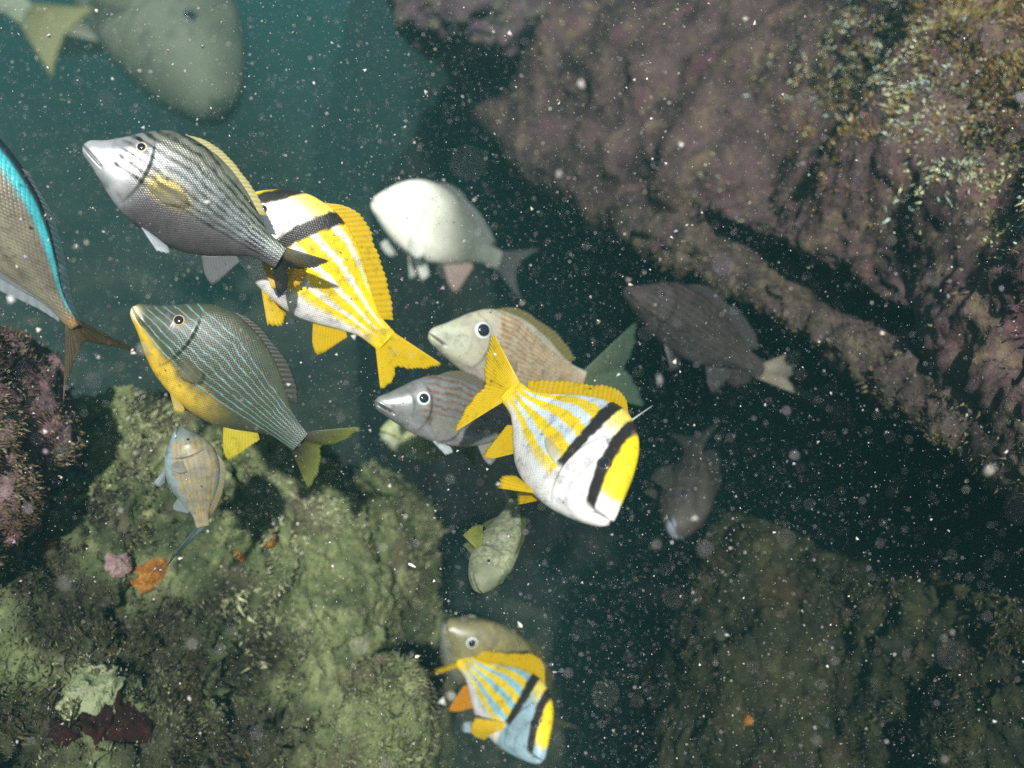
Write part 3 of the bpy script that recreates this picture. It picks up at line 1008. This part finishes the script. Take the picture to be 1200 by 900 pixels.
def grunt_colour(base, stripe, n, w=0.3, belly=None, face=None, back=None, zr=(-0.1, 0.2), slope=0.1, front=0.1, wav=0.05, spots=None, bl=(-0.35, -0.75), fl=(0.28, 0.12), patch=None, bend_=None):
    base, stripe = C3(*base), C3(*stripe)

    def f(T, s, z, P):
        c = flat(base, T)
        if back is not None:
            c = mix(c, flat(back, T), sst(0.35, 0.85, s))
        if belly is not None:
            c = mix(c, flat(belly, T), sst(bl[0], bl[1], s + 0.15 * wob(P, 16, 21)) * (1 if bend_ is None else sst(bend_[1], bend_[0], T)))
        if face is not None:
            c = mix(c, flat(face, T), sst(fl[0], fl[1], T + 0.12 * np.clip(s, 0, 1) + 0.02 * wob(P, 20, 2)))
        for (pt, ps, pr_, pc, ph_) in (patch or ()):
            c = mix(c, flat(pc, T), np.clip(1.25 * np.exp(-(((T - pt) / pr_) ** 2 + ((s - ps) / ph_) ** 2) ** 1.6), 0, 0.95))
        span = np.interp(T, [0, .2, .45, 1], [0.6, 0.9, 1.0, 0.32])
        q = (z / span - zr[0]) / (zr[1] - zr[0]) + slope * (T - 0.4)
        ph = q * n + wav * wob(P, 25, 5)
        d = np.abs(ph - np.round(ph))
        st = sst(w, w * 0.45, d) * (ph > -0.5) * (ph < n + 0.2) * sst(front, front + 0.06, T)
        st = st * np.clip(0.75 + 0.5 * wob(P, 30, 9), 0, 1)
        c = mix(c, flat(stripe, T), st)
        c = c * (1 + 0.3 * wob(P, 18, 12))[..., None]
        return c
    return f


G_PORK = "black barred yellow striped fish in the school"
G_GRUNT = "striped grunts in the school"
YEL_F = (0.74, 0.52, 0.008)
YEL_T = (0.8, 0.58, 0.01)

# 1 jack at the left edge
f = Fish("jack_fish", 'jack', (-165, 40, 0.86), (88, 384, 0.95), up=(0.82, -0.57), roll=0.12, mat=M_SILVER)


def jack_colour(T, s, z, P):
    c = flat((0.17, 0.15, 0.105), T)
    c = mix(c, flat((0.30, 0.29, 0.2), T), sst(-0.3, 0.3, np.sin(s * 4 + T * 3)) * 0.5)
    c = mix(c, flat((0.36, 0.4, 0.42), T), sst(-0.6, -0.9, s))
    c = mix(c, flat((0.02, 0.03, 0.04), T), sst(0.9, 0.97, s))
    c = mix(c, flat((0.06, 0.46, 0.50), T), sst(0.74, 0.84, s) * sst(0.965, 0.92, s))
    c = mix(c, flat((0.1, 0.07, 0.045), T), np.exp(-((s + 0.25 - 0.5 * (T - 0.6)) / 0.035) ** 2) * 0.5)
    c = mix(c, flat((0.35, 0.2, 0.08), T), sst(0.93, 0.99, T))
    return c * (1 + 0.35 * wob(P, 14, 12))[..., None]


f.body(jack_colour)
f.tail_to((190, 424, 1.06), (100, 402, 0.96), (73, 482, 0.95), (0.12, 0.08, 0.04), (0.09, 0.075, 0.035), rays=14, lean=-0.3, th=0.010)
f.dorsal((0.03, 0.07, 0.075), 0.5, 0.95, 0.008, 0.006, spiny=0.02)
f.anal((0.3, 0.34, 0.36), 0.55, 0.93, 0.03)
f.pelvic((0.3, 0.3, 0.25))
f.pectoral((0.25, 0.25, 0.15))
f.eyes(0.11, 0.3, 0.026)
f.done("silvery brown jack with bright turquoise back stripe cut by left edge")

# 2 silver grunt upper left
f = Fish("grunt_fish", 'grunt', (101, 166, 0.90), (329, 303, 0.96), up=(0.55, -0.83), roll=0.03, bend=0.1, mat=M_SILVER, res=(280, 150), deep=1.27)
f.body(grunt_colour((0.15, 0.17, 0.165), (0.006, 0.007, 0.009), 7, 0.3, belly=(0.075, 0.066, 0.07), face=(0.36, 0.37, 0.37), back=(0.15, 0.165, 0.115), zr=(-0.03, 0.27), slope=0.25, front=0.12, wav=0.22, bl=(0.12, -0.45), fl=(0.38, 0.2), patch=[(0.16, -0.05, 0.085, (0.95, 0.92, 0.9), 0.42), (0.42, -0.08, 0.1, (0.36, 0.28, 0.06), 0.22)]), 0.13)  # white cheek patch paints a flash highlight over pale skin
f.tail_to((388, 306, 0.955), (338, 316, 0.97), (326, 352, 0.98), (0.05, 0.06, 0.06), (0.03, 0.035, 0.04))
f.dorsal((0.5, 0.46, 0.16), 0.27, 0.8, 0.028, 0.014, col_tip=(0.42, 0.38, 0.12))
f.anal((0.12, 0.13, 0.13), h=0.1)
f.pelvic((0.35, 0.42, 0.45), 0.36, 0.2, M_FIN, 0.05, (0.5, 0.55, 0.55), 0.05)
f.pectoral((0.2, 0.17, 0.08), t=0.33, s=-0.15, ln=0.22, ang=0.02, out=0.008, col_tip=(0.14, 0.14, 0.1), width=0.045)
f.eyes(0.225, 0.5, 0.03, (0.7, 0.62, 0.4), (0.16, 0.13, 0.12), 0.62)
f.done("silver grunt with dark stripes and cheek painted flash white, highest of the sharp fish", G_GRUNT)

# 3 porkfish behind it
f = Fish("porkfish", 'pork', (258, 232, 1.0), (452, 404, 1.075), up=(0.74, -0.67), roll=0.1, bend=-0.15, res=(240, 130))
f.body(porkfish_colour(1.0, (0.7, 0.68, 0.62), 0.05, 0.3))
f.tail_to((520, 428, 1.105), (465, 432, 1.105), (446, 458, 1.10), YEL_T)
f.dorsal(YEL_F, 0.3, 0.9, 0.075, 0.06)
f.anal(YEL_F, h=0.11)
f.pelvic(YEL_F, 0.38, 0.2, out=0.04, drop=0.1)
f.pectoral((0.7, 0.45, 0.03), s=-0.45, ln=0.22, ang=0.1, out=0.03, mat=M_FIN)
f.eyes(0.17, 0.35, 0.035)
f.done("yellow striped fish half hidden behind the silver grunt's tail", G_PORK)

# 4 pale fish
f = Fish("pale_fish", 'chub', (437, 232, 1.85), (580, 306, 2.05), up=(0.3, -0.9), roll=-0.05, bend=0.15, mat=M_SOFT, res=(180, 90))


def pale_colour(T, s, z, P):
    c = flat((0.9, 0.92, 0.76), T)
    c = mix(c, flat((0.13, 0.15, 0.12), T), sst(0.22, 0.72, T + 0.12 * s + 0.05 * wob(P, 8, 4)))  # flash falloff painted as darkening from head to rear
    return c * (1 + 0.15 * wob(P, 20, 2))[..., None]


f.body(pale_colour, 0.08)
f.tail((0.12, 0.13, 0.13), 0.26, 0.2, 0.5, (0.16, 0.16, 0.16), mat=M_FINCLEAR)
f.dorsal((0.2, 0.22, 0.2), 0.32, 0.88, 0.05, 0.05)
f.anal((0.45, 0.36, 0.3), 0.62, 0.8, 0.14, col_tip=(0.4, 0.3, 0.25))
f.pelvic((0.75, 0.78, 0.7), 0.36, 0.16, M_FIN, 0.06, None, 0.14)
f.pectoral((0.85, 0.88, 0.8), 0.26, -0.55, 0.2, -1.15, 0.06, M_FIN, 0.07)
f.eyes(0.12, 0.45, 0.024, (0.8, 0.8, 0.7), (0.75, 0.74, 0.62), 0.3)
f.done("ghostly white fish at upper centre, flash falloff painted dark on its rear")

# 5 blue lined grunt
f = Fish("grunt_fish", 'grunt', (159, 356, 0.98), (352, 518, 1.03), up=(0.68, -0.72), roll=0.0, bend=0.05, res=(320, 340), deep=1.27)
f.body(grunt_colour((0.034, 0.044, 0.02), (0.14, 0.28, 0.30), 8, 0.11, belly=(0.5, 0.34, 0.03), bend_=(0.4, 0.72), patch=[(0.0, -0.3, 0.05, (0.75, 0.68, 0.4), 0.8)], back=(0.05, 0.06, 0.035), zr=(-0.09, 0.2), slope=0.2, front=0.03, wav=0.22, bl=(-0.35, -0.72)))
f.tail_to((424, 500, 1.04), (378, 524, 1.05), (362, 575, 1.06), (0.05, 0.04, 0.035), (0.24, 0.28, 0.06))
f.dorsal((0.03, 0.034, 0.02), 0.27, 0.82, 0.03, 0.035)
f.anal((0.55, 0.47, 0.02), h=0.11)
f.pelvic((0.5, 0.38, 0.05), 0.36, 0.14, M_FIN, 0.02, None, 0.05)
f.pectoral((0.12, 0.11, 0.04), ln=0.17, ang=-0.2, out=0.01, width=0.05)
f.eyes(0.2, 0.42, 0.032, (0.6, 0.35, 0.2), (0.15, 0.1, 0.06), 0.66)
f.done("dark green grunt with thin blue lines and yellow belly", G_GRUNT)

# 6 small striped fish over the boulder
f = Fish("grunt_fish", 'chub', (212, 500, 1.06), (236, 618, 1.06), up=(0.95, 0.0), roll=-0.12, bend=-0.1, deep=1.05)
f.body(grunt_colour((0.12, 0.15, 0.13), (0.3, 0.18, 0.03), 7, 0.34, belly=(0.18, 0.23, 0.23), zr=(-0.1, 0.26), slope=0.15))
f.tail_to((212, 646, 1.05), (200, 652, 1.06), (194, 664, 1.05), (0.06, 0.09, 0.09))
f.dorsal((0.2, 0.17, 0.08), h=0.05, h2=0.04)
f.anal((0.2, 0.25, 0.25), h=0.07)
f.pelvic((0.2, 0.25, 0.25))
f.pectoral((0.25, 0.28, 0.25), ln=0.14, out=0.03)
f.eyes(0.14, 0.3, 0.026, (0.2, 0.24, 0.22), (0.1, 0.12, 0.1))
f.done("small fish with orange and blue stripes hovering over the turf boulder", G_GRUNT)

# 7 tan grunt with the big eye
f = Fish("grunt_fish", 'grunt', (503, 386, 1.18), (678, 446, 1.34), up=(0.32, -0.94), roll=0.05, bend=0.1, res=(220, 110))
f.body(grunt_colour((0.34, 0.33, 0.24), (0.30, 0.14, 0.035), 12, 0.34, belly=(0.4, 0.36, 0.3), face=(0.36, 0.38, 0.28), zr=(-0.12, 0.2), slope=0.5, front=0.3, wav=0.25), 0.1)
f.tail_to((748, 374, 1.36), (735, 430, 1.38), (758, 478, 1.4), (0.13, 0.17, 0.1), (0.07, 0.12, 0.085), rays=24)
f.dorsal((0.22, 0.2, 0.08), h=0.04, h2=0.04)
f.anal((0.3, 0.3, 0.2))
f.pelvic((0.4, 0.4, 0.3))
f.pectoral((0.35, 0.33, 0.2), out=0.02)
f.eyes(0.245, 0.42, 0.052, (0.62, 0.66, 0.62), (0.32, 0.31, 0.22), 0.62)
f.done("tan grunt with orange rows and big eye, upper of the facing pair", G_GRUNT)

# 8 grey grunt in front of it
f = Fish("grunt_fish", 'grunt', (440, 467, 1.10), (622, 506, 1.2), up=(0.2, -0.97), roll=0.08, bend=0.05, mat=M_SILVER, res=(220, 110))
f.body(grunt_colour((0.19, 0.2, 0.19), (0.17, 0.09, 0.04), 6, 0.26, belly=(0.33, 0.33, 0.32), face=(0.2, 0.21, 0.2), zr=(-0.04, 0.2), slope=0.1, front=0.22, wav=0.3), 0.12)
f.tail((0.12, 0.14, 0.12))
f.dorsal((0.16, 0.15, 0.1), h=0.05)
f.anal((0.3, 0.3, 0.25))
f.pelvic((0.5, 0.56, 0.56), 0.36, 0.16, M_FIN, 0.03, None, 0.06)
f.pectoral((0.3, 0.3, 0.26), out=0.02)
f.eyes(0.245, 0.32, 0.046, (0.72, 0.78, 0.76), (0.2, 0.2, 0.18), 0.6)
f.done("grey grunt with white ringed eye, lower of the facing pair", G_GRUNT)

# 9 main porkfish
f = Fish("porkfish", 'pork', (722, 607, 0.80), (602, 464, 1.0), up=(0.78, -0.63), roll=0.08, bend=0.1, res=(260, 150))
f.body(porkfish_colour(), 0.07)
f.tail_to((577, 388, 0.99), (566, 452, 1.02), (530, 508, 1.01), YEL_T)
f.dorsal(YEL_F, 0.34, 0.92, 0.05, 0.05)
f.anal(YEL_F, h=0.12)
f.pelvic(YEL_F, 0.36, 0.2, out=0.05, drop=0.1)
f.pectoral((0.7, 0.6, 0.25), 0.34, -0.3, 0.17, 0.1, 0.003, M_FINCLEAR, 0.02)
f.eyes(0.17, 0.35, 0.034, (0.05, 0.042, 0.035), (0.02, 0.017, 0.015), 0.6)
p = f.fin("dorsal_spine", [(0.16, 0, 0.29), (0.165, 0, 0.29), (0.17, 0, 0.285)], [(0.19, 0, 0.40), (0.19, 0, 0.40), (0.191, 0, 0.4)], (0.7, 0.75, 0.7), 0.003, 1)
f.done("largest yellow fish with two black bars, facing down right in centre", G_PORK)

# 10 lowest porkfish
f = Fish("porkfish", 'pork', (640, 889, 1.34), (545, 775, 1.52), up=(0.8, -0.6), roll=0.1, bend=0.15, res=(200, 110))
f.body(porkfish_colour(0.8, (0.22, 0.5, 0.62), face=(0.24, 0.36, 0.40)), 0.07)
f.tail_to((516, 764, 1.53), (520, 782, 1.55), (496, 796, 1.54), YEL_T)
f.dorsal(YEL_F, 0.32, 0.9, 0.1, 0.06)
f.anal((0.7, 0.32, 0.01), h=0.14)
f.pelvic((0.4, 0.6, 0.7), 0.42, 0.2, out=0.05, drop=0.1)
f.pectoral(YEL_F, 0.33, -0.45, 0.25, -0.95, 0.06, M_FIN, 0.08)
f.eyes(0.17, 0.35, 0.034, (0.05, 0.042, 0.035), (0.02, 0.017, 0.015), 0.6)
f.done("small black barred yellow fish lowest in the picture, by the pale knob", G_PORK)

# 11 olive fish behind the lowest porkfish
f = Fish("grunt_fish", 'chub', (527, 728, 1.5), (622, 836, 1.68), up=(0.75, -0.6), roll=0.35, bend=0.05)
f.body(grunt_colour((0.16, 0.15, 0.07), (0.22, 0.19, 0.08), 7, 0.3, belly=(0.2, 0.22, 0.17), zr=(-0.1, 0.2)), 0.035)
f.tail((0.1, 0.1, 0.05))
f.dorsal((0.12, 0.12, 0.05), h=0.05)
f.anal((0.12, 0.12, 0.05))
f.pelvic((0.15, 0.15, 0.08))
f.pectoral((0.15, 0.15, 0.08))
f.eyes(0.12, 0.42, 0.036, (0.65, 0.7, 0.65), (0.2, 0.2, 0.12), 0.62)
f.done("olive fish peeking out above the lowest yellow fish", G_GRUNT)

# 12 green fish facing down
f = Fish("green_fish", 'stout', (564, 690, 0.98), (604, 588, 1.10), up=(0.7, 0.1), roll=0.6, bend=0.05, mat=M_DULL)
f.body(grunt_colour((0.15, 0.17, 0.10), (0.25, 0.28, 0.17), 5, 0.3, belly=(0.2, 0.23, 0.15), zr=(-0.15, 0.2), wav=1.2), 0.09)
f.tail((0.08, 0.1, 0.05), mat=M_FINCLEAR)
f.dorsal((0.1, 0.12, 0.05), h=0.04, h2=0.03)
f.anal((0.14, 0.15, 0.07))
f.pelvic((0.16, 0.18, 0.08))
f.pectoral((0.3, 0.33, 0.05), 0.3, -0.3, 0.16, -0.2, 0.1)
f.eyes(0.16, 0.5, 0.026, (0.17, 0.19, 0.12), (0.14, 0.15, 0.09), 0.45)
f.done("grey green fish diving face down below the centre")

# 13 dark purple fish on the right
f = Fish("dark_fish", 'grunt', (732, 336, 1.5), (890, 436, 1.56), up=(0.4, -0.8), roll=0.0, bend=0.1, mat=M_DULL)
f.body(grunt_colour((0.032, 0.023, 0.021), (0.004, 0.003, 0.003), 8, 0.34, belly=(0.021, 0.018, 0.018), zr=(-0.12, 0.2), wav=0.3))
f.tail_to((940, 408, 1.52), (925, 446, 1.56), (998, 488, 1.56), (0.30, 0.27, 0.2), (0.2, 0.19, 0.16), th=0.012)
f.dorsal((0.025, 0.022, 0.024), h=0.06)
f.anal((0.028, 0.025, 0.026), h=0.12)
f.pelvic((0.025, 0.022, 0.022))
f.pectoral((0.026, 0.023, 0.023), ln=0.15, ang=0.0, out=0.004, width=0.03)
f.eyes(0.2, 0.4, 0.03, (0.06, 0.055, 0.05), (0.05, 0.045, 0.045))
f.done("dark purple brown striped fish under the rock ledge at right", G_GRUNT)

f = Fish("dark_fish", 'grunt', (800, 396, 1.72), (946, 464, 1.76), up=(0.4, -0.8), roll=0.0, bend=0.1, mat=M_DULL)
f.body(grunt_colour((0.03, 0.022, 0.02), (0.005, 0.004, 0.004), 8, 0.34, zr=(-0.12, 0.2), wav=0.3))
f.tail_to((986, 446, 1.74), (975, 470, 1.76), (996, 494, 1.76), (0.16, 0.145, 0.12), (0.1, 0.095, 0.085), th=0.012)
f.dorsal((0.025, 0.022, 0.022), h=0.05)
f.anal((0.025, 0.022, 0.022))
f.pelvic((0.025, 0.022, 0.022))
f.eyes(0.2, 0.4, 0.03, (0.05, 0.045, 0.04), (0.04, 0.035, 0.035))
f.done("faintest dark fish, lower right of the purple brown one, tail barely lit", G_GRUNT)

# 14 dim fish facing down at right
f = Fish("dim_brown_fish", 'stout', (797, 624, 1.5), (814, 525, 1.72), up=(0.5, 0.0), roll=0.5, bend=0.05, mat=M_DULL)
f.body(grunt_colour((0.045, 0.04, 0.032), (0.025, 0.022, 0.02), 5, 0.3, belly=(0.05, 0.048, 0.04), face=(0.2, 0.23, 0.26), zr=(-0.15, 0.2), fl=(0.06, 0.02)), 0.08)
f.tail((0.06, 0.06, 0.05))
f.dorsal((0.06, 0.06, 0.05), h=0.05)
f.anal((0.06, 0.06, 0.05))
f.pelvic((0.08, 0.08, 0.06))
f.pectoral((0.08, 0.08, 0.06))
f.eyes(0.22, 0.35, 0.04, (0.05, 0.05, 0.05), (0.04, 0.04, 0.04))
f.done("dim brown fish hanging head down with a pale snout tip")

# 15 faint green fish at the bottom edge
f = Fish("faint_fish", 'stout', (762, 842, 1.85), (775, 960, 1.95), up=(0.6, 0.0), roll=0.5, mat=M_DULL)
f.body(grunt_colour((0.10, 0.13, 0.08), (0.05, 0.07, 0.04), 5, 0.3, zr=(-0.15, 0.2)))
f.tail((0.06, 0.07, 0.05))
f.dorsal((0.08, 0.1, 0.05), h=0.05)
f.pectoral((0.1, 0.12, 0.07), out=0.1)
f.eyes(0.16, 0.45, 0.03)
f.done("faint green fish rising from the bottom edge, right of centre")

# 16 large pale spotted fish, upper left
f = Fish("spotted_fish", 'stout', (270, 130, 4.4), (60, -160, 4.7), up=(0.75, -0.55), roll=-0.15, bend=0.0, mat=M_DULL)


def spotted(T, s, z, P):
    c = flat((0.12, 0.14, 0.095), T)
    q = wob(P, 45, 31, 2)
    c = mix(c, flat((0.08, 0.09, 0.07), T), 0.9 * sst(0.1, 0.35, q) * sst(0.1, 0.2, T))
    return c * (1 + 0.3 * wob(P, 10, 3))[..., None]


f.body(spotted, 0.025)
f.tail((0.2, 0.22, 0.12))
f.dorsal((0.2, 0.22, 0.15), h=0.08)
f.anal((0.2, 0.22, 0.15))
f.pelvic((0.25, 0.27, 0.18))
f.pectoral((0.25, 0.27, 0.18))
f.eyes(0.215, 0.3, 0.026, (0.1, 0.12, 0.11), (0.12, 0.13, 0.1), 0.6)
f.done("large pale speckled fish hanging down from the top left")

# 17 yellow green tail, top left corner
f = Fish("yellow_tailed_fish", 'grunt', (-190, -120, 3.6), (32, 18, 3.7), up=(0.5, -0.8), roll=0.0, mat=M_DULL)
f.body(grunt_colour((0.2, 0.24, 0.17), (0.14, 0.17, 0.1), 5, 0.3))
f.tail((0.2, 0.22, 0.06), 0.26, 0.21, 0.8, (0.24, 0.25, 0.06))
f.dorsal((0.2, 0.2, 0.08), h=0.05)
f.anal((0.25, 0.25, 0.06))
f.pelvic((0.2, 0.2, 0.1))
f.eyes(0.16, 0.4, 0.035)
f.done("hazy fish leaving the top left corner, only its yellowish tail showing")

# 18 pale green fish under the grey grunt
f = Fish("green_fish", 'stout', (452, 503, 1.42), (545, 520, 1.6), up=(0.1, -0.9), roll=0.1, mat=M_DULL)
f.body(grunt_colour((0.28, 0.32, 0.16), (0.2, 0.24, 0.1), 4, 0.3, belly=(0.32, 0.36, 0.24)))
f.tail((0.2, 0.22, 0.1))
f.dorsal((0.2, 0.22, 0.1), h=0.04)
f.pectoral((0.3, 0.33, 0.15))
f.eyes(0.16, 0.4, 0.04)
f.done("pale green fish mostly hidden below the grey grunt's chin")

# 19 yellow fin tip at the bottom edge
f = Fish("yellow_fish", 'pork', (440, 1010, 1.42), (474, 925, 1.5), up=(0.8, 0.2), roll=0.1)
f.body(porkfish_colour())
f.tail(YEL_T, 0.45, 0.26, 0.5)
f.dorsal(YEL_F, h=0.06)
f.eyes(0.17, 0.35, 0.034)
f.done("fish below the bottom edge, only a yellow tail tip showing", G_PORK)

# white splinter drifting at lower centre
th = np.linspace(0, 2 * np.pi, 8, endpoint=False)
zz = np.linspace(-1, 1, 9)
A, B = np.meshgrid(zz, th, indexing='ij')
rr = np.sqrt(1 - 0.97 * A**2) * (0.0018 + 0.0004 * np.sin(3 * B + A * 4))
V = np.stack([A * 0.0055 + 0.0012 * A**2, rr * np.cos(B), rr * 0.6 * np.sin(B)], -1).reshape(-1, 3)
o = mesh("shell_splinter", V, grid_faces(9, 8, True), M_SNOW)
o.location = at(482, 662, 1.1)
o.rotation_euler = (0.3, math.radians(35), 0)
tag(o, "white shell splinter adrift above the hazy lower rocks", "debris")

# ------------------------------------------------------------------ matter adrift in the water
N = 170000
x = RNG.uniform(-1.5, 1.5, N)
y = RNG.uniform(-1.1, 1.1, N)
d = 0.2 + 1.8 * RNG.random(N) ** 0.75
P = x[:, None] * R + y[:, None] * U + d[:, None] * F
P = P[RNG.random(N) < 0.3 + 0.9 * sst(-0.3, 0.45, fbm(P * 3.0, 3, 66))]
n = len(P)
r = np.clip(0.00050 * RNG.lognormal(-0.15, 0.7, n), 0.00018, 0.0032)
fine = RNG.random((100000, 3)) * np.array([2.2, 1.7, 1.3]) + np.array([-1.1, -0.85, 0.45])
fine = fine[:, :1] * R + fine[:, 1:2] * U + fine[:, 2:] * F
P = np.concatenate([P, fine])
r = np.concatenate([r, 0.00034 * RNG.lognormal(0, 0.35, len(fine))])
n = len(P)
tet = np.array([(1, 1, 1), (1, -1, -1), (-1, 1, -1), (-1, -1, 1)], float) * 0.8
of = np.array([(0, 1, 2), (0, 3, 1), (0, 2, 3), (1, 3, 2)])
rot = nrm(RNG.normal(0, 1, (n, 3)))                       # each one mirrored about its own random plane
T4 = tet[None] - 2 * np.einsum('ij,nj->ni', tet, rot)[..., None] * rot[:, None]
T4 = T4 * RNG.uniform(0.6, 1.4, (n, 4, 1))
V = (P[:, None] + T4 * r[:, None, None]).reshape(-1, 3)
Fc = (np.arange(n)[:, None, None] * 4 + of[None, :, ::-1]).reshape(-1, 3)
tint = np.stack([np.ones(n), RNG.uniform(0.82, 1.0, n), RNG.uniform(0.72, 1.0, n)], -1) * (0.15 + 0.6 * RNG.random((n, 1)))
o = mesh("suspended_particles", V, Fc, attr_material("marine_snow"), None, np.repeat(tint, 4, 0))
tag(o, kind='stuff')

# ------------------------------------------------------------------ the water itself
m = bpy.data.materials.new("sea_water")
m.use_nodes = True
nt = m.node_tree
nt.nodes.remove(nt.nodes["Principled BSDF"])
pv = nt.nodes.new("ShaderNodeVolumePrincipled")
pv.inputs['Color'].default_value = (0.054, 0.18, 0.172, 1)
pv.inputs['Density'].default_value = 0.105
pv.inputs['Anisotropy'].default_value = 0.0
nt.links.new(pv.outputs[0], nt.nodes["Material Output"].inputs['Volume'])
x0, x1, y0, y1, z0, z1 = -95, 95, -10, 125, -4.6, 2.3
V = [(x0, y0, z0), (x1, y0, z0), (x1, y1, z0), (x0, y1, z0), (x0, y0, z1), (x1, y0, z1), (x1, y1, z1), (x0, y1, z1)]
Fq = [(0, 3, 2, 1), (4, 5, 6, 7), (0, 1, 5, 4), (1, 2, 6, 5), (2, 3, 7, 6), (3, 0, 4, 7)]
o = mesh("haze", V, np.array(Fq), m, smooth=False)
tag(o, kind='stuff')
